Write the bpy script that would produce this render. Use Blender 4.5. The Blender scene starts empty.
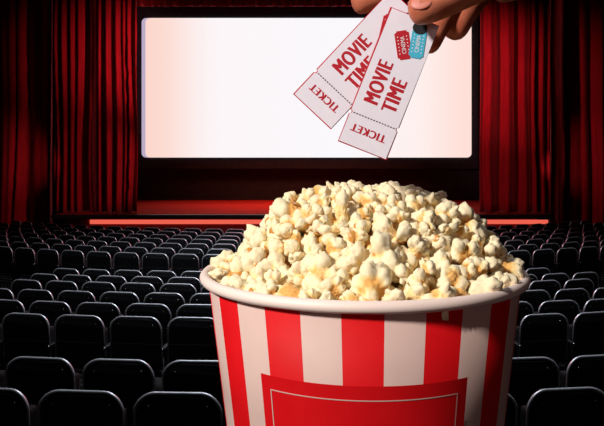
import bpy, bmesh, math, random
from mathutils import Vector, Matrix, Euler, noise
C = bpy.context.scene.collection
R = math.radians
F, CX, HZ = 700.0, 302.0, 150.0          # focal length in pixels, centre column, horizon row

def P(px, py, d):                         # a point seen at (px, py) standing d metres in front of the camera
    return Vector(((px - CX) / F * d, d, (HZ - py) / F * d))

# ------------------------------------------------------------------ materials
def mat(name, col, rough=.5, metal=0., spec=.5, sss=0., sssr=(1, .4, .2), coat=0., sheen=0.):
    m = bpy.data.materials.new(name); m.use_nodes = True
    b = m.node_tree.nodes['Principled BSDF']
    b.inputs['Base Color'].default_value = (*col, 1)
    b.inputs['Roughness'].default_value = rough
    b.inputs['Metallic'].default_value = metal
    b.inputs['Specular IOR Level'].default_value = spec
    if sss:
        b.inputs['Subsurface Weight'].default_value = sss
        b.inputs['Subsurface Radius'].default_value = sssr
        b.inputs['Subsurface Scale'].default_value = .004
    if coat: b.inputs['Coat Weight'].default_value = coat
    if sheen: b.inputs['Sheen Weight'].default_value = sheen
    return m

def noisy(m, c1, c2, scale, detail=4, vec='Object', stretch=(1, 1, 1), bump=0., lo=.35, hi=.65):
    nt = m.node_tree; N = nt.nodes; L = nt.links; b = N['Principled BSDF']
    tc = N.new('ShaderNodeTexCoord'); mp = N.new('ShaderNodeMapping'); mp.inputs['Scale'].default_value = stretch
    L.new(tc.outputs[vec], mp.inputs['Vector'])
    n = N.new('ShaderNodeTexNoise'); n.inputs['Scale'].default_value = scale; n.inputs['Detail'].default_value = detail
    L.new(mp.outputs[0], n.inputs['Vector'])
    r = N.new('ShaderNodeValToRGB'); r.color_ramp.elements[0].position = lo; r.color_ramp.elements[1].position = hi
    r.color_ramp.elements[0].color = (*c1, 1); r.color_ramp.elements[1].color = (*c2, 1)
    L.new(n.outputs['Fac'], r.inputs['Fac']); L.new(r.outputs[0], b.inputs['Base Color'])
    if bump:
        bp = N.new('ShaderNodeBump'); bp.inputs['Strength'].default_value = bump; bp.inputs['Distance'].default_value = .001
        L.new(n.outputs['Fac'], bp.inputs['Height']); L.new(bp.outputs[0], b.inputs['Normal'])
    return m

def emis(name, col, s):
    m = bpy.data.materials.new(name); m.use_nodes = True; nt = m.node_tree; nt.nodes.clear()
    e = nt.nodes.new('ShaderNodeEmission'); e.inputs[0].default_value = (*col, 1); e.inputs[1].default_value = s
    o = nt.nodes.new('ShaderNodeOutputMaterial'); nt.links.new(e.outputs[0], o.inputs[0]); return m

M_wall = noisy(mat('black_wall', (.012, .008, .008), .9), (.008, .006, .006), (.016, .01, .01), 3)
M_mask = noisy(mat('black_masking_cloth', (.016, .014, .016), .85, spec=.2), (.03, .034, .042), (.04, .044, .052), 6)
M_floor = noisy(mat('dark_floor', (.01, .008, .008), .7, spec=.15), (.006, .005, .005), (.012, .008, .008), 8)
M_velvet = noisy(mat('red_velvet', (.4, .008, .012), .75, spec=.15, sheen=.15), (.30, .002, .007), (.46, .005, .014), 5, stretch=(6, 6, .4))
M_lip = mat('black_lacquer', (.02, .02, .022), .35)
M_riser = noisy(mat('red_carpet', (.5, .03, .02), .9), (.42, .02, .015), (.56, .04, .03), 30)
M_led = emis('red_led', (1, .15, .095), .85)
M_seat = noisy(mat('black_seat_plastic', (.012, .012, .014), .42, spec=.3), (.009, .009, .011), (.015, .015, .017), 60, bump=.15)
M_trim = mat('seat_edge_metal', (.66, .66, .70), .40, metal=.6)
M_rivet = mat('rivet_metal', (.5, .5, .5), .25, metal=1)
M_cush = mat('black_seat_cloth', (.012, .010, .011), .9, spec=.15)
M_white = noisy(mat('white_card', (.62, .45, .41), .6, spec=.25), (.61, .44, .40), (.64, .46, .42), 40)
M_red = noisy(mat('red_card_print', (.62, .003, .006), .6, spec=.2), (.60, .002, .005), (.65, .004, .008), 40)
M_rim = mat('rim_card', (.92, .76, .70), .5)
M_tw = noisy(mat('ticket_paper', (.80, .76, .86), .55, spec=.3), (.86, .83, .95), (.89, .86, .97), 60)
M_tr = mat('ticket_red', (.50, .006, .02), .5)
M_tb = mat('ticket_blue', (.06, .50, .72), .5)
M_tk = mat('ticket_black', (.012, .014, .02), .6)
M_tp = mat('ticket_print_white', (.85, .82, .88), .5)
M_perf = mat('ticket_perforation', (.04, .01, .03), .6)
M_skin = noisy(mat('skin', (.55, .18, .10), .5, spec=.35, sss=.12), (.46, .115, .06), (.62, .20, .115), 90, detail=6, bump=.4)
M_nail = mat('nail', (.62, .20, .15), .5, sss=.1)
M_sleeve = noisy(mat('dark_sleeve', (.02, .02, .03), .9), (.015, .015, .022), (.03, .03, .04), 80)

def wood(m):
    nt = m.node_tree; N = nt.nodes; L = nt.links; b = N['Principled BSDF']
    tc = N.new('ShaderNodeTexCoord'); br = N.new('ShaderNodeTexBrick')
    br.inputs['Scale'].default_value = 1; br.inputs['Brick Width'].default_value = 2.6; br.inputs['Row Height'].default_value = .9
    br.inputs['Mortar Size'].default_value = .008
    br.inputs['Color1'].default_value = (.34, .022, .013, 1); br.inputs['Color2'].default_value = (.28, .016, .010, 1); br.inputs['Mortar'].default_value = (.12, .012, .01, 1)
    L.new(tc.outputs['Object'], br.inputs['Vector']); L.new(br.outputs[0], b.inputs['Base Color']); return m
M_stage = wood(mat('red_stage_floor', (.4, .05, .03), .8, spec=.04))

def screen_mat():
    m = bpy.data.materials.new('lit_screen'); m.use_nodes = True; nt = m.node_tree; nt.nodes.clear(); N = nt.nodes; L = nt.links
    tc = N.new('ShaderNodeTexCoord'); sp = N.new('ShaderNodeSeparateXYZ')
    L.new(tc.outputs['Generated'], sp.inputs[0]); r = N.new('ShaderNodeValToRGB'); cr = r.color_ramp; cr.interpolation = 'EASE'
    cr.elements[0].position = 0; cr.elements[0].color = (.98, .68, .60, 1)
    cr.elements[1].position = 1; cr.elements[1].color = (1.0, .74, .68, 1)
    for p_, c_ in ((.24, (.97, .92, .94, 1)), (.62, (.96, .94, .97, 1)), (.80, (.99, .88, .86, 1))):
        e = cr.elements.new(p_); e.color = c_
    L.new(sp.outputs[0], r.inputs[0])
    e = N.new('ShaderNodeEmission'); e.inputs[1].default_value = 1.0; L.new(r.outputs[0], e.inputs[0])
    o = N.new('ShaderNodeOutputMaterial'); L.new(e.outputs[0], o.inputs[0]); return m

def popcorn_mat():
    m = mat('popcorn', (.9, .8, .6), .6, spec=.25, sss=.12, sssr=(1, .7, .35))
    nt = m.node_tree; N = nt.nodes; L = nt.links; b = N['Principled BSDF']
    b.inputs['Subsurface Scale'].default_value = .002
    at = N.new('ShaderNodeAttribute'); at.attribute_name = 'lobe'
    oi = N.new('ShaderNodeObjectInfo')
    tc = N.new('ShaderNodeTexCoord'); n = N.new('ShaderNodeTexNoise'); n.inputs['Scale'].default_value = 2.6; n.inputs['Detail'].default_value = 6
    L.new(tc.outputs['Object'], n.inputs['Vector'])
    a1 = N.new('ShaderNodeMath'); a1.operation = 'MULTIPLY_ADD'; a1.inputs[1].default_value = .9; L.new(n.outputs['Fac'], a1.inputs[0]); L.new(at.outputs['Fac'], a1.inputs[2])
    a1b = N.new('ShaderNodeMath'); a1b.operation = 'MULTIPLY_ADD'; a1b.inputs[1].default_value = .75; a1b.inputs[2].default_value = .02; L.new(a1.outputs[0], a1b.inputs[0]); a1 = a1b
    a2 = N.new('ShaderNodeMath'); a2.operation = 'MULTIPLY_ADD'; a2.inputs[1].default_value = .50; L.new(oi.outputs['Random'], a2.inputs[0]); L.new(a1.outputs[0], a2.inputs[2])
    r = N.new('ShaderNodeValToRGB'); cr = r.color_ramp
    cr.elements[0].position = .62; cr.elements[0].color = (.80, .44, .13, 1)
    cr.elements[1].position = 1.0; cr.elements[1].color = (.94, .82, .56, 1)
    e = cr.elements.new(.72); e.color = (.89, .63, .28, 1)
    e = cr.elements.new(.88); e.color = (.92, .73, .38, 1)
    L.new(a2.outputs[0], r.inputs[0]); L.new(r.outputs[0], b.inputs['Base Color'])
    bp = N.new('ShaderNodeBump'); bp.inputs['Strength'].default_value = .45; bp.inputs['Distance'].default_value = .0022
    L.new(n.outputs['Fac'], bp.inputs['Height']); L.new(bp.outputs[0], b.inputs['Normal'])
    return m
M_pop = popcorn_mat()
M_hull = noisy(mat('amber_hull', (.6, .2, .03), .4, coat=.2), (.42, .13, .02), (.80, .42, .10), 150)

# ------------------------------------------------------------------ object helpers
def link(name, me, m=None, parent=None, smooth=False):
    o = bpy.data.objects.new(name, me); C.objects.link(o)
    if m is not None:
        for k in (m if isinstance(m, (list, tuple)) else [m]): me.materials.append(k)
    if parent: o.parent = parent
    if smooth: me.polygons.foreach_set('use_smooth', [True] * len(me.polygons))
    return o
def mesh(name, V, Fc):
    me = bpy.data.meshes.new(name); me.from_pydata([tuple(v) for v in V], [], Fc); me.update(); return me
def empty(name, loc=(0, 0, 0), rz=0.):
    o = bpy.data.objects.new(name, None); C.objects.link(o); o.location = loc; o.rotation_euler = (0, 0, rz); o.empty_display_size = .1; return o
def tag(o, label, cat, group=None):
    o['label'] = label; o['category'] = cat
    if group: o['group'] = group
    return o
def struct(o): o['kind'] = 'structure'; return o
class B:
    def __init__(s): s.b = bmesh.new()
    def box(s, x0, x1, y0, y1, z0, z1, rx=0, piv=None):
        M = Matrix.Translation(((x0 + x1) / 2, (y0 + y1) / 2, (z0 + z1) / 2)) @ Matrix.Diagonal((x1 - x0, y1 - y0, z1 - z0, 1))
        if rx: c = Vector(piv or ((x0 + x1) / 2, (y0 + y1) / 2, (z0 + z1) / 2)); M = Matrix.Translation(c) @ Matrix.Rotation(rx, 4, 'X') @ Matrix.Translation(-c) @ M
        bmesh.ops.create_cube(s.b, size=1, matrix=M); return s
    def ball(s, c, r, seg=12, sc=(1, 1, 1), rot=None):
        M = Matrix.Translation(c) @ (rot or Matrix.Identity(4)) @ Matrix.Diagonal((*sc, 1))
        bmesh.ops.create_uvsphere(s.b, u_segments=seg, v_segments=max(6, seg // 2), radius=r, matrix=M); return s
    def bevel(s, w, n=2):
        bmesh.ops.bevel(s.b, geom=s.b.edges[:], offset=w, segments=n, affect='EDGES', profile=.6); return s
    def get(s, name):
        me = bpy.data.meshes.new(name); s.b.to_mesh(me); s.b.free(); return me
def tube(path, r, n=8):
    V, Fc = [], []
    for i, p in enumerate(path):
        p = Vector(p); a = Vector(path[max(0, i - 1)]); b = Vector(path[min(len(path) - 1, i + 1)]); t = (b - a).normalized()
        u = t.cross(Vector((0, 1, 0))).normalized(); w = t.cross(u)
        for k in range(n):
            q = 2 * math.pi * k / n; V.append(p + (u * math.cos(q) + w * math.sin(q)) * (r[i] if isinstance(r, list) else r))
    m = len(path)
    for i in range(m - 1):
        for k in range(n): Fc.append((i * n + k, i * n + (k + 1) % n, (i + 1) * n + (k + 1) % n, (i + 1) * n + k))
    Fc.append(tuple(range(n - 1, -1, -1))); Fc.append(tuple((m - 1) * n + k for k in range(n)))
    return V, Fc

# ------------------------------------------------------------------ room
ARC, X0 = 13.0, -.1
SH = .88                                              # seat-back height above the floor
def sag(x): return ARC - math.sqrt(max(ARC * ARC - (x - X0) ** 2, 0))
def ztop(y, block): return -(1.54 + .0257 * y) if block == 1 else -(1.081 + .0757 * y)
XW = 10.4
def floor_mesh():
    V, Fc = [], []; xs = [-XW + 2 * XW * i / 40 for i in range(41)]
    rows = [(-9.5, 2), (0., 2), (2., 2), (5., 2), (8., 2), (11.68, 2), (11.7, 1), (14, 1), (17, 1), (19, 1), (27.5, 1)]
    for d0, bl in rows:
        for x in xs: y = d0 + sag(x); V.append((x, y, ztop(y, bl) - SH))
    n = len(xs)
    for i in range(len(rows) - 1):
        for k in range(n - 1): Fc.append((i * n + k, i * n + k + 1, (i + 1) * n + k + 1, (i + 1) * n + k))
    return mesh('floor', V, Fc)
struct(link('floor', floor_mesh(), M_floor))
CEIL, BACK = 6.4, 25.25
struct(link('ceiling', B().box(-XW - .2, XW + .2, -4.2, 26, CEIL, CEIL + .2).get('ceiling'), M_wall))
struct(link('wall_left', B().box(-XW - .2, -XW, -4.2, 26, -4.2, CEIL).get('w'), M_wall))
struct(link('wall_right', B().box(XW, XW + .2, -4.2, 26, -4.2, CEIL).get('w'), M_wall))
struct(link('wall_back', B().box(-XW, XW, BACK, BACK + .2, -4.2, CEIL).get('w'), M_mask))
struct(link('wall_front', B().box(-XW, XW, -4.2, -4., -4.2, CEIL).get('w'), M_wall))

# stage platform (part of the building)
SY = 19.6; SZ = -64.5 / F * SY
sx0, sx1 = (54 - CX) / F * SY, (550 - CX) / F * SY
struct(link('floor_stage', B().box(sx0 + .02, sx1 - .02, SY, BACK, SZ - .10, SZ).get('stage'), M_stage))
struct(link('wall_stage_riser', B().box(sx0 + .35, sx1 - .35, SY + .04, SY + .2, -3.1, SZ - .10).get('riser'), M_riser))
struct(link('trim_1', B().box(sx0 - .03, sx1 + .03, SY - .16, SY, SZ - .115, SZ + .005).bevel(.02, 3).get('lip'), M_lip))
led = link('led_footlight_strip', B().box((90 - CX) / F * SY, (548 - CX) / F * SY, SY - .01, SY + .035, SZ - .265, SZ - .15).get('led'), M_led)
tag(led, 'long glowing red light strip along the stage front under the black lip', 'light strip')

# screen
sc0, sc1 = P(141.5, 157.5, 25.), P(471.5, 18, 25.)
def rrect(x0, x1, z0, z1, r, n=6):
    pts = []
    for cx, cz, a in ((x1 - r, z1 - r, 0), (x0 + r, z1 - r, 90), (x0 + r, z0 + r, 180), (x1 - r, z0 + r, 270)):
        for i in range(n + 1): q = R(a + 90 * i / n); pts.append((cx + r * math.cos(q), cz + r * math.sin(q)))
    return pts
def slab(pts, y0, y1):
    n = len(pts); V = [(x, y0, z) for x, z in pts] + [(x, y1, z) for x, z in pts]
    Fc = [tuple(range(n)), tuple(range(2 * n - 1, n - 1, -1))] + [(i, i + n, (i + 1) % n + n, (i + 1) % n) for i in range(n)]
    me = mesh('slab', V, Fc); b = bmesh.new(); b.from_mesh(me); bmesh.ops.recalc_face_normals(b, faces=b.faces[:]); b.to_mesh(me); b.free(); return me
scr = tag(empty('movie_screen', ((sc0.x + sc1.x) / 2, 25.1, sc0.z)), 'large blank lit cinema screen with rounded corners above the stage', 'screen')
def under(o, root):
    o.parent = root; o.matrix_parent_inverse = Matrix.Identity(4)
    o.data.transform(Matrix.Translation(-Vector(root.location))); return o
under(link('projection_surface', slab(rrect(sc0.x + .14, sc1.x, sc0.z, sc1.z, .16), 25.0, 25.04), screen_mat()), scr)
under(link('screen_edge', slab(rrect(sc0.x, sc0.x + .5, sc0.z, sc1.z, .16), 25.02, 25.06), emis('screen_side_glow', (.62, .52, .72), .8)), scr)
fr = B(); w = .26
fr.box(sc0.x - w, sc1.x + w, 25.05, 25.2, sc0.z - .4, sc1.z + .42)
under(link('masking_panel', fr.get('mask'), M_mask), scr)

# ------------------------------------------------------------------ curtains
def curtain(name, x0, x1, y, z0, z1, amp, per, seed, label=None, rz=None, flare=.0):
    rnd = random.Random(seed); n = int(abs(x1 - x0) / .022); rows = 26
    knots = []; x = 0.; 
    while x < abs(x1 - x0) + 2: knots.append((x, rnd.uniform(.3, 1.5))); x += per * rnd.choice((.55, .7, .9, 1.2, 1.9))
    ph = [0.]; 
    def phase(s):
        for i in range(len(knots) - 1):
            if knots[i][0] <= s < knots[i + 1][0]:
                t = (s - knots[i][0]) / (knots[i + 1][0] - knots[i][0]); return i + t, knots[i][1] * (1 - t) + knots[i + 1][1] * t
        return 0, 1
    V, Fc = [], []
    for j in range(rows + 1):
        v = j / rows; z = z0 + (z1 - z0) * v
        for i in range(n + 1):
            s = abs(x1 - x0) * i / n
            wob = .10 * noise.noise(Vector((s * .9, v * 2.2, seed))) * (1 - v) * 1.6
            p, a = phase(min(max(s + wob, 0), abs(x1 - x0) + 1.9))
            q = math.sin(p * 2 * math.pi)
            q = math.copysign(abs(q) ** .8, q) + .35 * math.sin(p * 4 * math.pi + seed + v * 1.5) + .5 * noise.noise(Vector((s * 2.5, v * 1.2, seed * 3.1)))
            V.append((x0 + (x1 - x0) * i / n, y + amp * a * q * (.75 + .25 * (1 - v)), z + (.015 * q if j == 0 else 0)))
    for j in range(rows):
        for i in range(n): Fc.append((j * (n + 1) + i, j * (n + 1) + i + 1, (j + 1) * (n + 1) + i + 1, (j + 1) * (n + 1) + i))
    o = link(name, mesh(name, V, Fc), M_velvet, smooth=True)
    s = o.modifiers.new('thick', 'SOLIDIFY'); s.thickness = .02; s.offset = 1
    if label: tag(o, label, 'curtain')
    return o
def XX(px, d): return (px - CX) / F * d
zc = SZ + .02
curtain('stage_curtain', XX(96, 20.05), XX(138, 20.05), 20.05, zc, CEIL - .05, .15, .24, 1, 'bright red pleated stage curtain directly left of the screen')
curtain('stage_curtain', XX(54, 20.4), XX(99, 20.4), 20.4, zc, CEIL - .05, .15, .26, 2, 'dimmer red curtain on the stage end, outside the bright left curtain')
curtain('stage_curtain', XX(480, 20.1), XX(549, 20.1), 20.1, zc, CEIL - .05, .15, .25, 3, 'red pleated stage curtain directly right of the screen')
curtain('wall_drape', -XW + .1, XX(53, 21.0), 21.0, -3.03, CEIL - .05, .20, .40, 4, 'shadowy red drape at the far left, beyond the stage end')
curtain('wall_drape', XX(551, 21.0), XW - .1, 21.0, -3.03, CEIL - .05, .20, .38, 5, 'shadowy red drape at the far right, with thin lit folds')
curtain('stage_valance', -6.6, 6.6, 23.9, P(0, 6.5, 23.9).z, CEIL - .05, .07, .34, 6, 'narrow dark red valance hanging above the black screen surround')

# ------------------------------------------------------------------ cinema seats
def seat_outline(w, z0, z1, r, n=7):
    pts = [(-w * 1.02, z0), (w * 1.02, z0)]
    for i in range(n + 1): q = R(90 * i / n); pts.append((w - r + r * math.cos(q), z1 - r + r * math.sin(q)))
    for i in range(n + 1): q = R(90 + 90 * i / n); pts.append((-w + r + r * math.cos(q), z1 - r + r * math.sin(q)))
    return pts
def lean(z): return -.10 * (z - .45)                    # backs lean towards the camera
def warp(me):
    for v in me.vertices: v.co.y += lean(v.co.z) + .6 * v.co.x ** 2 * -1 + .03
    me.update()
def make_seat():
    root = empty('cinema_seat')
    W = .246
    me = slab(seat_outline(W, .40, SH - .004, .108), -.022, .022); b = bmesh.new(); b.from_mesh(me)
    es = [e for e in b.edges if abs(e.verts[0].co.y - e.verts[1].co.y) < 1e-5 and e.is_boundary is False]
    bmesh.ops.bevel(b, geom=es, offset=.008, segments=2, affect='EDGES'); b.to_mesh(me); b.free(); warp(me)
    back = link('backrest', me, M_seat, root, smooth=False)
    path = []
    for x, z in seat_outline(W, .45, SH, .112, 9)[1:] + [(-W * 1.02, .45)]: path.append((x, -.012, z))
    # three-centimetre steps on the straight sides keep the bend smooth
    n_ = len(path); V, Fc = tube(path, [.0075 if i in (0, n_ - 1) else .009 if i in (1, n_ - 2) else .0115 for i in range(n_)], 8); me = mesh('trim', V, Fc); warp(me); link('edge_trim', me, M_trim, root, smooth=True)
    for sx in (-.165, .165):
        me = B().ball((sx, -.030, SH - .068), .0085, 10).get('rivet'); warp(me); link('rivet', me, M_rivet, root, smooth=True)
    me = B().box(-.235, .235, -.034, -.020, .42, .635).bevel(.006).get('low'); warp(me); link('lower_panel', me, M_seat, root)
    me = B().box(-.21, .21, .03, .14, .33, .74).bevel(.025, 2).get('cush'); link('seat_cushion', me, M_cush, root)
    b = B()
    for k in range(4): b.box(-.16, .16, -.012, .008, .20 + .05 * k, .212 + .05 * k)
    link('rear_grille', b.get('slats'), M_trim, root)
    me = B().box(.258, .302, -.10, .26, .585, .615).bevel(.01, 2).get('arm'); arm = link('armrest', me, M_seat, root)
    link('end_cap', B().ball((.28, -.105, .60), .011, 10).get('cap'), M_rivet, arm, smooth=True)
    me = B().box(.268, .292, -.02, .12, -.03, .59).box(.258, .302, -.06, .18, -.03, .015).get('leg'); link('leg', me, M_seat, root)
    me = B().box(-.25, .268, .02, .06, .30, .35).get('bar'); link('cross_bar', me, M_seat, root)
    return root
def copy_tree(o, parent=None):
    c = o.copy(); C.objects.link(c)
    if parent: c.parent = parent
    for ch in list(o.children): copy_tree(ch, c)
    return c
ORD = 'first second third fourth fifth sixth seventh eighth ninth tenth eleventh twelfth thirteenth fourteenth fifteenth sixteenth'.split()
rows = [  # centre depth, block, pixel column of one seat's middle, pixel limits
    (17.50, 1, 172.5, 14, 586), (16.62, 1, 167.2, -12, 616), (15.80, 1, 159.9, -12, 616), (14.96, 1, 177.5, -12, 616),
    (14.08, 1, 171.5, -14, 618), (13.22, 1, 164, -14, 618), (12.37, 1, 156.3, -16, 620),
    (10.97, 2, 162.7, 52, 552), (10.08, 2, 112.7, 30, 590), (9.28, 2, 179.1, 5, 604), (8.32, 2, 165.6, -22, 626), (7.42, 2, 100, -26, 630),
    (6.59, 2, 137.5, -28, 632), (4.80, 2, 120.7, -40, 640), (4.00, 2, 84.5, -48, 650)]
SIL = [(198, 276), (208, 262), (238, 250), (262, 210), (300, 190), (330, 184), (400, 186), (462, 206), (480, 225), (505, 240), (519, 262), (531, 276)]
def hidden(px, pytop, w):
    if px < 198 or px > 531: return False
    for (a, ya), (b, yb) in zip(SIL, SIL[1:]):
        if a <= px <= b:
            return pytop > ya + (yb - ya) * (px - a) / (b - a) + 1
    return False
proto, used = make_seat(), False
for ri, (d0, bl, cpx, lo, hi) in enumerate(rows):
    phi = 0.
    for _ in range(60):                                   # find the arc angle whose seat shows at column cpx
        x = X0 + ARC * math.sin(phi); y = d0 + ARC - ARC * math.cos(phi)
        phi += ((cpx - CX) - F * x / y) / (F * ARC / y) * .9
    st = .56 / ARC; lst = []
    for k in range(-40, 60):
        q = phi + k * st
        if abs(q) > .82: continue
        x = X0 + ARC * math.sin(q); y = d0 + ARC - ARC * math.cos(q)
        px = CX + F * x / y; wpx = F * .56 / y
        if lo <= px <= hi:
            top = HZ - F * ztop(y, bl) / y
            vis = not (hidden(px, top, wpx) and hidden(px - wpx * .42, top, wpx) and hidden(px + wpx * .42, top, wpx))
            lst.append((px, x, y, q, vis))
    lst.sort()
    rn = f'{ORD[ri]} row from the stage' if ri < 7 else ('bottommost row' if ri == 14 else f'{ORD[14 - ri]} row from the bottom')
    L_ = [e for e in lst if e[4] and e[0] < 365]; R_ = [e for e in lst if e[4] and e[0] >= 365][::-1]
    for e in lst:
        px, x, y, q, vis = e
        s = proto if not used else copy_tree(proto); used = True
        s.location = (x, y, ztop(y, bl) - SH); s.rotation_euler = (0, 0, q)
        if e in L_: lab = f"black cinema seat in the {rn}, {ORD[L_.index(e)]} from the left"
        elif e in R_: lab = f"black cinema seat in the {rn}, {ORD[R_.index(e)]} from the right"
        else: lab = f"black cinema seat in the {rn}, behind the popcorn bucket"
        tag(s, lab, 'seat', f'black cinema seats in the {rn}')

# ------------------------------------------------------------------ popcorn bucket
BD = .47; BC = Vector((XX(363.6, BD), BD, -.0818)); RR = .1062; BH = .19
bucket = tag(empty('popcorn_bucket', BC + Vector((0, 0, -BH))), 'large red and white striped paper bucket heaped with popcorn', 'bucket')
bucket.rotation_euler = (0, R(-.35), 0)
def rad(h): return .0800 + (.1026 - .0800) * (h / BH)     # outside radius at height h above the base
FAC = math.atan2(-(BC.y), -(BC.x)) + R(.4)                # direction from the bucket towards the camera
def ring(h, n, r, a0=0.): return [(r * math.cos(a0 + 2 * math.pi * i / n), r * math.sin(a0 + 2 * math.pi * i / n), h) for i in range(n)]
SUB = 6; NS = 28 * SUB; a0 = FAC - math.pi / 28
hs = [0, .004, .06, .12, BH - .003]
V, Fc, mi = [], [], []
for h in hs: V += ring(h, NS, rad(h), a0)
for j in range(len(hs) - 1):
    for i in range(NS): Fc.append((j * NS + i, j * NS + (i + 1) % NS, (j + 1) * NS + (i + 1) % NS, (j + 1) * NS + i)); mi.append(1 if (i // SUB) % 2 == 0 else 0)
nb = len(V); Fc.append(tuple(range(NS - 1, -1, -1))); mi.append(0)
V += ring(BH - .003, NS, rad(BH) - .0012, a0); V += ring(.006, NS, rad(.006) - .0012, a0)
o1 = (len(hs) - 1) * NS
for i in range(NS):
    k = (i + 1) % NS
    Fc.append((o1 + i, o1 + k, nb + k, nb + i)); mi.append(0)
    Fc.append((nb + i, nb + k, nb + NS + k, nb + NS + i)); mi.append(0)
Fc.append(tuple(nb + NS + i for i in range(NS))); mi.append(0)
me = mesh('body', V, Fc); o = link('body', me, [M_white, M_red], bucket, smooth=True); me.polygons.foreach_set('material_index', mi); 
for p in me.polygons:
    if len(p.vertices) > 4: p.use_smooth = False
# rolled rim
V, Fc = [], []; n2 = 14; NR = 160
for i in range(NR):
    a = 2 * math.pi * i / NR
    for k in range(n2):
        q = 2 * math.pi * k / n2; rr = RR - .0018 + .0034 * math.cos(q); V.append((rr * math.cos(a), rr * math.sin(a), BH - .0005 + .0035 * math.sin(q)))
for i in range(NR):
    for k in range(n2): Fc.append((i * n2 + k, ((i + 1) % NR) * n2 + k, ((i + 1) % NR) * n2 + (k + 1) % n2, i * n2 + (k + 1) % n2))
link('rolled_rim', mesh('rim', V, Fc), M_rim, bucket, smooth=True)
# front label panel and its thin outline
def patch(h0, h1, A0, A1, off, n=40, m=4):
    V, Fc = [], []
    for j in range(m + 1):
        h = h0 + (h1 - h0) * j / m
        for i in range(n + 1): a = A0 + (A1 - A0) * i / n; r = rad(h) + off; V.append((r * math.cos(a), r * math.sin(a), h))
    for j in range(m):
        for i in range(n): Fc.append((j * (n + 1) + i, j * (n + 1) + i + 1, (j + 1) * (n + 1) + i + 1, (j + 1) * (n + 1) + i))
    return V, Fc
pa = R(36.2); ht = BH - .0440; hb = .03
V, Fc = patch(hb, ht, FAC - pa, FAC + pa, .00025)
panel = link('label_panel', mesh('panel', V, Fc), M_red, bucket, smooth=True)
V, Fc = [], []
ia = pa - R(3.9); it = ht - .0078; t = .0006; ta = t / .095
for a in ((hb + .007, it, FAC - ia, FAC - ia + ta), (hb + .007, it, FAC + ia - ta, FAC + ia), (it - t, it, FAC - ia, FAC + ia), (hb + .007, hb + .007 + t, FAC - ia, FAC + ia)):
    v, f = patch(*a, .0005, m=2); k = len(V); V += v; Fc += [tuple(q + k for q in g) for g in f]
link('outline', mesh('outline', V, Fc), M_white, panel)
# the low parapet that carries the bucket, just below the picture
zb = BC.z - BH
struct(link('wall_parapet', B().box(-XW, XW, .34, .60, -2.2, zb).get('parapet'), M_wall))

# ------------------------------------------------------------------ popcorn
def kernel_mesh(seed, sub=4):
    rnd = random.Random(seed); b = bmesh.new(); bmesh.ops.create_icosphere(b, subdivisions=sub, radius=1)
    def rdir():
        while True:
            v = Vector((rnd.uniform(-1, 1), rnd.uniform(-1, 1), rnd.uniform(-1, 1)))
            if .1 < v.length < 1: return v.normalized()
    n = rnd.randint(4, 7); lobes = []; 
    for i in range(n):
        best = max((rdir() for _ in range(7)), key=lambda d: min([(d - l[0].normalized()).length for l in lobes] or [1]))
        lobes.append((best * rnd.uniform(.36, .72), rnd.uniform(.34, .56)))
        base = lobes[-1][0]
        for _ in range(rnd.choice((0, 1, 2, 3))): lobes.append((base * rnd.uniform(.95, 1.25) + rdir() * rnd.uniform(.25, .42), rnd.uniform(.15, .30)))
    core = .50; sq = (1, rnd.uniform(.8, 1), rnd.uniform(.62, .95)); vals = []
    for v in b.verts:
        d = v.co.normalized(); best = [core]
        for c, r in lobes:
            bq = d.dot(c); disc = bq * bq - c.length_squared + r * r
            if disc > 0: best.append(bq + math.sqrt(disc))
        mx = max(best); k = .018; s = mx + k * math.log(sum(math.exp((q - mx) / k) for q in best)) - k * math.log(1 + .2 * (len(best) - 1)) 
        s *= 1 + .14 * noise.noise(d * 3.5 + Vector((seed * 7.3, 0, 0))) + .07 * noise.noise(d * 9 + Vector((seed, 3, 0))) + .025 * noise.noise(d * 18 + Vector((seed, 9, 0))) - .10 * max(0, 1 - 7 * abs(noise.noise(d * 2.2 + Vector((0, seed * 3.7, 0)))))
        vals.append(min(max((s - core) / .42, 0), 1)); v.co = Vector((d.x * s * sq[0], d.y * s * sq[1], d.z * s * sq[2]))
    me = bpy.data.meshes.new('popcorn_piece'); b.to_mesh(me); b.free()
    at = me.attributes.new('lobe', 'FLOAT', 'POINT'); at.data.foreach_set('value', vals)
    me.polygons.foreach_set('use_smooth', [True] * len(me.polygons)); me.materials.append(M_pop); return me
def hull_mesh(seed):
    rnd = random.Random(seed); V, Fc = [], []; n, m = 14, 5
    for j in range(m + 1):
        for i in range(n):
            a = 2 * math.pi * i / n; t = R(8 + 62 * j / m * (1 + .2 * math.sin(a * 2 + seed))); r = .56 + .05 * noise.noise(Vector((math.cos(a) * 2, math.sin(a) * 2, j + seed)))
            V.append((r * math.sin(t) * math.cos(a), r * math.sin(t) * math.sin(a) * .8, -r * math.cos(t)))
    for j in range(m):
        for i in range(n): Fc.append((j * n + i, j * n + (i + 1) % n, (j + 1) * n + (i + 1) % n, (j + 1) * n + i))
    Fc.append(tuple(range(n))); me = mesh('hull', V, Fc); me.materials.append(M_hull); me.polygons.foreach_set('use_smooth', [True] * len(me.polygons)); return me
KM = [kernel_mesh(s) for s in range(20)]; HM = [hull_mesh(s) for s in range(4)]
KL = [kernel_mesh(s, 3) for s in range(30, 38)]
prof_l = [(0, .056), (.025, .056), (.045, .053), (.056, .047), (.064, .037), (.072, .023), (.082, .012), (.092, .006), (.11, .0)]
prof_r = [(0, .056), (.03, .055), (.045, .053), (.060, .046), (.070, .038), (.082, .025), (.092, .014), (.11, .0)]
def lerp(t, r):
    for (a, za), (b, zb_) in zip(t, t[1:]):
        if r <= b: return za + (zb_ - za) * (r - a) / (b - a)
    return t[-1][1]
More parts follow.
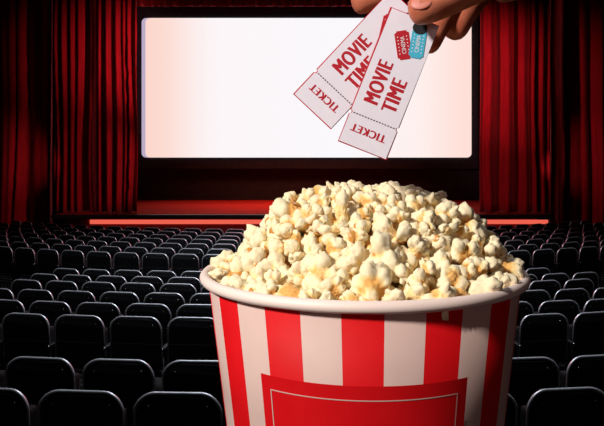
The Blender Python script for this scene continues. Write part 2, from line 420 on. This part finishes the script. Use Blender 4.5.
def heap(x, y):
    r = math.hypot(x, y) + .001; c = x / (r + 1e-6); wl = .5 - .5 * c
    h = lerp(prof_l, r) * wl + lerp(prof_r, r) * (1 - wl)
    if y < 0: h -= .012 * min(1, r / .09) * (-y / (r + 1e-6)) * (1 if r < .08 else .4)
    return h - .002
rnd = random.Random(11); pts = []
tries = 0
while tries < 60000:
    tries += 1
    a = rnd.uniform(0, 2 * math.pi); r = .0955 * math.sqrt(rnd.random()); x, y = r * math.cos(a), r * math.sin(a)
    s = rnd.choice((.0080, .009, .0098, .0108, .012, .0135, .015)); p = Vector((x, y, heap(x, y)))
    if r + s * .35 > .0985: continue
    if all((p - q).length > (s + t) * .60 for q, t in pts): pts.append((p, s))
print('kernels', len(pts))
stuff = []; pieces = []
for p, s in pts:
    (stuff if p.y > .042 else pieces).append((p, s))
print('pieces', len(pieces))
filling = bmesh.new()
def add_fill(p, s, me):
    t = me.copy(); t.transform(Matrix.Translation(p) @ Euler((rnd.uniform(0, 6), rnd.uniform(0, 6), rnd.uniform(0, 6))).to_matrix().to_4x4() @ Matrix.Scale(s, 4))
    filling.from_mesh(t); bpy.data.meshes.remove(t)
for p, s in stuff: add_fill(p + Vector((0, 0, -s * .3)), s, rnd.choice(KL))
for k in range(330):
    a = rnd.uniform(0, 2 * math.pi); r = .088 * math.sqrt(rnd.random()); x, y = r * math.cos(a), r * math.sin(a)
    add_fill(Vector((x, y, heap(x, y) - .0115)), rnd.uniform(.008, .011), rnd.choice(KL))
RIM = BC.copy()
me = bpy.data.meshes.new('popcorn_filling'); filling.to_mesh(me); filling.free(); me.materials.append(M_pop)
me.polygons.foreach_set('use_smooth', [True] * len(me.polygons))
fo = link('popcorn_filling', me); fo.location = RIM; fo['kind'] = 'stuff'
tag(fo, 'deeper popcorn filling the bucket underneath and behind the loose top pieces', 'popcorn')
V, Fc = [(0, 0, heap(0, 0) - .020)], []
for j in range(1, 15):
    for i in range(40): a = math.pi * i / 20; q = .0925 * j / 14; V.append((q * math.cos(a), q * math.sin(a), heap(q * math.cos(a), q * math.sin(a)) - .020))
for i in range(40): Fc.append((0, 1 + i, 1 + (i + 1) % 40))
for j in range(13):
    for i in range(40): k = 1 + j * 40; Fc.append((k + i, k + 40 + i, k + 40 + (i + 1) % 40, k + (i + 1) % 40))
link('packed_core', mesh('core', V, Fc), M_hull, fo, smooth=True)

def zone(v):                                            # which part of the heap, as one sees it in the photo
    px = CX + F * v.x / v.y; py = HZ - F * v.z / v.y
    col = ['far left', 'left of middle', 'middle', 'right of middle', 'far right'][min(4, max(0, int((px - 205) / 63)))]
    rw = 'crowning the top' if py < 207 else 'on the upper slope' if py < 235 else 'halfway down' if py < 262 else 'just above the bucket rim'
    return rw, col
first = None; names = {}
for i, (p, s) in enumerate(pieces):
    root = bpy.data.objects.new('popcorn_piece', KM[i % len(KM)] if i < len(KM) else rnd.choice(KM)); C.objects.link(root)
    root.location = RIM + p + Vector((0, 0, -s * .25)); root.rotation_euler = (rnd.uniform(0, 6.28), rnd.uniform(0, 6.28), rnd.uniform(0, 6.28)); root.scale = (s,) * 3
    has = rnd.random() < .4
    if has:
        h = bpy.data.objects.new('hull', rnd.choice(HM)); C.objects.link(h); h.parent = root; h.rotation_euler = (rnd.uniform(0, 6.28), rnd.uniform(0, 6.28), 0)
    size = 'large' if s > .0105 else 'medium-sized' if s > .0088 else 'small'
    rw, col = zone(root.location)
    lab = f"{size} popcorn piece {'with hull ' if has else ''}{rw}, {col}"
    names.setdefault(lab, []).append(root)
    tag(root, lab, 'popcorn', 'loose popcorn pieces on the heap')
for lab, os_ in names.items():                          # two alike in a zone: tell them apart by their order
    if len(os_) == 2:
        os_.sort(key=lambda o: o.location.x / o.location.y)
        for o, w_ in zip(os_, ('left one', 'right one')): o['label'] = lab + f' ({w_})'
    elif len(os_) > 2:
        os_.sort(key=lambda o: o.location.x / o.location.y)
        for k, o in enumerate(os_): o['label'] = lab + (f' ({ORD[k]} from left)' if k < 16 else '')

# ------------------------------------------------------------------ tickets
PX = .42 / F
def text_mesh(txt, length, cap, bold=.03, space=1.0):
    cu = bpy.data.curves.new('t', 'FONT'); cu.body = txt; cu.extrude = .02; cu.space_character = space; cu.resolution_u = 4
    o = bpy.data.objects.new('t', cu); C.objects.link(o); dg = bpy.context.evaluated_depsgraph_get()
    me = bpy.data.meshes.new_from_object(o.evaluated_get(dg)); bpy.data.objects.remove(o)
    b = bmesh.new()
    for k in (-1, -.5, 0, .5, 1):                                   # heavier strokes
        t = me.copy(); t.transform(Matrix.Translation((bold * k, 0, .004 * k))); b.from_mesh(t); bpy.data.meshes.remove(t)
    b.to_mesh(me); b.free()
    xs = [v.co.x for v in me.vertices]; ys = [v.co.y for v in me.vertices]
    me.transform(Matrix.Diagonal((length / (max(xs) - min(xs)), cap / (max(ys) - min(ys)), .0001 / .04, 1)) @ Matrix.Translation((-(max(xs) + min(xs)) / 2, -(max(ys) + min(ys)) / 2, 0)))
    return me
def poly_slab(pts, z0, z1):
    n = len(pts); V = [(x, y, z0) for x, y in pts] + [(x, y, z1) for x, y in pts]
    Fc = [tuple(range(n - 1, -1, -1)), tuple(range(n, 2 * n))] + [(i, (i + 1) % n, (i + 1) % n + n, i + n) for i in range(n)]
    return mesh('card', V, Fc)
TW, TL, PF = 50.5 * PX, 142.5 * PX, (-71.25 + 31.5) * PX
def card_pts(g=0.):
    w, l, r = TW / 2 + g, TL / 2 + g, 2.0 * PX
    right = [(w, -l), (w, PF - r)] + [(w - r * math.sin(R(a)), PF - r * math.cos(R(a))) for a in (30, 60, 90, 120, 150)] + [(w, PF + r), (w, l)]
    return right + [(-x, y) for x, y in right[::-1]]
def icon_pts(w, l):
    c = w * .16; return [(w / 2 - c, -l / 2), (w / 2 - c * .9, -l / 2 + c * .6), (w / 2, -l / 2 + c), (w / 2, l / 2 - c), (w / 2 - c * .9, l / 2 - c * .6), (w / 2 - c, l / 2),
                         (-w / 2 + c, l / 2), (-w / 2 + c * .9, l / 2 - c * .6), (-w / 2, l / 2 - c), (-w / 2, -l / 2 + c), (-w / 2 + c * .9, -l / 2 + c * .6), (-w / 2 + c, -l / 2)]
def make_ticket(cpx, cpy, d, ang, label, tilt=0., back_rot=0., back_off=(0, 0)):
    t = empty('movie_ticket', P(cpx, cpy, d))
    t.rotation_euler = (Matrix.Rotation(R(-90), 4, 'Y').to_3x3().to_4x4() if False else (Matrix(((1, 0, 0), (0, 0, -1), (0, 1, 0))).to_4x4() @ Matrix.Rotation(R(-ang), 4, 'Z') @ Matrix.Rotation(R(tilt), 4, 'Y'))).to_euler()
    tag(t, label, 'ticket', 'two cinema tickets in the hand')
    link('card', poly_slab(card_pts(), -.00015, .00015), M_tw, t)
    bk = link('red_backing', poly_slab(card_pts(1.0 * PX), -.0006, -.00025), M_tr, t); bk.rotation_euler = (0, 0, R(back_rot)); bk.location = (back_off[0] * PX, back_off[1] * PX, 0)
    V, Fc = [], []
    for k in range(15):
        x = -TW / 2 + 4 * PX + (TW - 8 * PX) * k / 14; n = len(V)
        V += [(x - 1.0 * PX, PF - .55 * PX, .0002), (x + 1.0 * PX, PF - .55 * PX, .0002), (x + 1.0 * PX, PF + .55 * PX, .0002), (x - 1.0 * PX, PF + .55 * PX, .0002)]; Fc.append((n, n + 1, n + 2, n + 3))
    link('perforation', mesh('perf', V, Fc), M_perf, t)
    def put(nm, me, m, x, y, rot, z=.00022, par=t):
        o = link(nm, me, m, par); o.location = (x * PX, y * PX, z); o.rotation_euler = (0, 0, R(rot)); return o
    put('movie_lettering', text_mesh('MOVIE', 45 * PX, 15.2 * PX, .062, 1.12), M_tr, -10.3, -2.5, 90)
    put('time_lettering', text_mesh('TIME', 35 * PX, 15 * PX, .062, 1.12), M_tr, 9.4, -9.5, 90)
    put('ticket_lettering', text_mesh('TICKET', 37 * PX, 7.8 * PX, .05, 1.14), M_tr, -.6, -53.6, 180)
    for nm, x, y, rot, m, z in (('red_ticket_icon', -1.1, 41, 30, M_tr, .00025), ('blue_ticket_icon', 11.8, 47.5, 12.5, M_tb, .00045)):
        ic = put(nm, poly_slab(icon_pts(14.6 * PX, 29 * PX), -.0001, .0001), m, x, y, rot, z)
        put('cinema_lettering', text_mesh('CINEMA', 17.5 * PX, 4.2 * PX, .01), M_tp, 0, 0, 90, .00018, ic)
        b = bmesh.new()
        for sx in (-4.6, 4.6):
            for k in range(6): bmesh.ops.create_circle(b, cap_ends=True, radius=.62 * PX, segments=8, matrix=Matrix.Translation((sx * PX, (-8.5 + 3.4 * k) * PX, .00016)))
        dm = bpy.data.meshes.new('dots'); b.to_mesh(dm); b.free(); link('dots', dm, M_tp, ic)
        if nm.startswith('blue'):
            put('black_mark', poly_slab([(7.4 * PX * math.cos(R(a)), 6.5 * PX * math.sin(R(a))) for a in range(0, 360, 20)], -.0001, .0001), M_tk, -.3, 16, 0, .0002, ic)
    return t
make_ticket(388.9, 83.6, .420, 21.9, 'white cinema ticket in front, overlapping the other, with red and blue icons showing', back_rot=.5, back_off=(-.3, 0))
make_ticket(361.0, 59.5, .4235, 43.0, 'white cinema ticket behind, leaning further left, its right side covered', back_rot=-.2)

# ------------------------------------------------------------------ hand
J = {  # name: (px, py, depth, radius m)
    'palm': (548, -92, .462, .026), 'wrist': (600, -160, .47, .024), 'fore': (655, -235, .475, .028), 'elbow': (760, -380, .48, .036),
    'heelA': (520, -62, .452, .019),
    't1': (536, -54, .436, .0175), 't2': (498, -28, .420, .0130), 't3': (452, -4, .407, .0112), 't4': (424, 9, .4045, .0106), 't5': (407, 13.5, .4065, .0086),
    'i0': (505, -85, .462, .0125), 'i1': (474, -66, .457, .0112), 'i2': (424, -30, .445, .0090), 'i3': (380, -4, .4385, .0096), 'i4': (351, 4.5, .4365, .0082),
    'm0': (520, -68, .476, .0125), 'm1': (500, -50, .482, .0112), 'm2': (468, -18, .470, .0088), 'm3': (439, 20, .454, .0094), 'm4': (425, 52, .445, .0076),
    'r0': (535, -58, .487, .0120), 'r1': (522, -38, .496, .0108), 'r2': (494, -22, .484, .0088), 'r3': (466, 7, .466, .0102), 'r4': (450, 38, .458, .0088),
    'p0': (552, -52, .496, .0110), 'p1': (545, -30, .505, .0098), 'p2': (525, -12, .497, .0080), 'p3': (503, -6, .485, .0070), 'p4': (489, -14, .476, .0056)}
E = [('palm', 'wrist'), ('wrist', 'fore'), ('fore', 'elbow'), ('palm', 't1'), ('t1', 't2'), ('t2', 't3'), ('t3', 't4'), ('t4', 't5')]
for f in 'imrp': E += [('palm', f + '0'), (f + '0', f + '1'), (f + '1', f + '2'), (f + '2', f + '3'), (f + '3', f + '4')]
J.pop('heelA')
keys = list(J); me = bpy.data.meshes.new('hand')
me.from_pydata([tuple(P(*J[k][:3])) for k in keys], [(keys.index(a), keys.index(b)) for a, b in E], [])
hand = link('person_hand', me, M_skin)
sk = hand.modifiers.new('skin', 'SKIN'); sk.branch_smoothing = .25; sk.use_smooth_shade = True
for i, k in enumerate(keys):
    sv = me.skin_vertices[0].data[i]; sv.radius = (J[k][3], J[k][3]); sv.use_root = (k == 'palm')
ss = hand.modifiers.new('sub', 'SUBSURF'); ss.levels = 2; ss.render_levels = 2
tag(hand, 'hand pinching two cinema tickets between thumb and fingers, reaching in from above', 'person')
def axis_rot(a, b, n):                                   # local x along a->b, local z towards n
    x = (b - a).normalized(); y = n.cross(x).normalized(); z = x.cross(y); return Matrix((x, y, z)).transposed().to_4x4()
tip, mid = P(*J['t5'][:3]), P(*J['t4'][:3])
nrm = Vector((-.10, -1, .42)).normalized()
rot = axis_rot(tip, mid, nrm)
me = B().ball(tip.lerp(mid, .80) + nrm * .0078, 1, 20, sc=(.0064, .0048, .0011), rot=rot).get('nail')
link('thumb_nail', me, M_nail, hand, smooth=True)
a_, b_ = P(*J['wrist'][:3]).lerp(P(*J['fore'][:3]), .35), P(*J['elbow'][:3])
dirv = (b_ - a_).normalized(); V, Fc = [], []
u = dirv.cross(Vector((0, 1, 0))).normalized(); w_ = dirv.cross(u)
prof = [(0, .030), (0, .036), (.03, .038), (.10, .043), (.2, .047), (.24, .047), (.24, .0)]
for s, r in prof:
    for k in range(28):
        q = 2 * math.pi * k / 28; rr = r * (1 + .04 * math.sin(q * 3 + s * 60)); V.append(a_ + dirv * s + (u * math.cos(q) + w_ * math.sin(q)) * rr)
for j in range(len(prof) - 1):
    for k in range(28): Fc.append((j * 28 + k, j * 28 + (k + 1) % 28, (j + 1) * 28 + (k + 1) % 28, (j + 1) * 28 + k))
link('sleeve', mesh('sleeve', V, Fc), M_sleeve, hand, smooth=True)

# ------------------------------------------------------------------ lights
def light(kind, name, loc, target, energy, col, size=1., size_y=None, angle=60, blend=.5):
    l = bpy.data.lights.new(name, kind); l.energy = energy; l.color = col
    if kind == 'AREA':
        l.size = size
        if size_y: l.shape = 'RECTANGLE'; l.size_y = size_y
    elif kind == 'SPOT': l.spot_size = R(angle); l.spot_blend = blend; l.shadow_soft_size = size
    o = bpy.data.objects.new(name, l); C.objects.link(o); o.location = loc
    o.rotation_euler = (Vector(target) - Vector(loc)).to_track_quat('-Z', 'Y').to_euler(); return o
bk = BC + Vector((0, 0, .02))
light('SPOT', 'key_spot', (-1.0, -.50, .82), bk, 142, (1, .92, .84), .10, angle=26, blend=.5)
light('SPOT', 'fill_spot', (.35, -1.3, .35), bk + Vector((0, 0, .02)), 8, (1, .66, .62), .25, angle=24, blend=.6)
light('SPOT', 'curtain_left', (-2.0, 16.4, 2.6), (-4.5, 20, 2.6), 900, (1, .38, .40), .05, angle=50, blend=1)
light('SPOT', 'curtain_left_low', (-2.4, 17.0, .4), (-6.0, 20, -.6), 260, (1, .42, .42), .05, angle=44, blend=.8)
light('SPOT', 'curtain_right', (2.2, 16.4, 2.6), (4.9, 20, 2.2), 820, (1, .38, .40), .05, angle=52, blend=1)
light('SPOT', 'curtain_right_low', (2.4, 16.6, .4), (5.9, 20, -.6), 200, (1, .42, .42), .05, angle=44, blend=.8)
light('SPOT', 'drape_left', (-6.4, 19.2, -.6), (-9.0, 20.95, -.2), 36, (1, .45, .45), .03, angle=62, blend=1)
light('SPOT', 'drape_right', (6.4, 19.2, -.6), (9.0, 20.95, -.2), 32, (1, .45, .45), .03, angle=62, blend=1)
light('AREA', 'stage_wash', (0, 22.7, 4.4), (0, 22.7, -2), 170, (1, .26, .15), 6, 1.2).data.spread = R(75)
light('AREA', 'seat_edge_accent', (0, 11, 6.1), (0, 11, -3), 350, (.85, .92, 1), 4, 5).data.spread = R(95)  # unseen overhead light, added to accent the top edges of the seats
light('AREA', 'rear_seat_edge_accent', (0, 5.5, 6.1), (0, 5.5, -3), 100, (.85, .92, 1), 4, 3).data.spread = R(100)  # same kind of added overhead light, for the trims of the nearer rows
light('SPOT', 'seat_back_fill', (-1, 0, 5.6), (-2.0, 13.5, -2.4), 420, (.85, .92, 1), .3, angle=26, blend=1)  # added fill from above the camera, lifts the mid-distance seat backs
light('AREA', 'stage_front_glow', (1, 18.6, .6), (0, 8, -2.4), 280, (1, .10, .16), 6, .4)

# ------------------------------------------------------------------ camera
cd = bpy.data.cameras.new('camera'); cam = bpy.data.objects.new('camera', cd); C.objects.link(cam)
cd.sensor_width = 36; cd.lens = F * 36 / 604; cd.shift_y = -(213 - HZ) / 604; cd.clip_start = .02; cd.clip_end = 100
cam.rotation_euler = (R(90), 0, 0); bpy.context.scene.camera = cam
w = bpy.data.worlds.new('world'); bpy.context.scene.world = w; w.use_nodes = True
w.node_tree.nodes['Background'].inputs[0].default_value = (.01, .004, .005, 1)
vs = bpy.context.scene.view_settings; vs.view_transform = 'Standard'; vs.look = 'None'; vs.exposure = 0; vs.gamma = 1; vs.use_curve_mapping = False
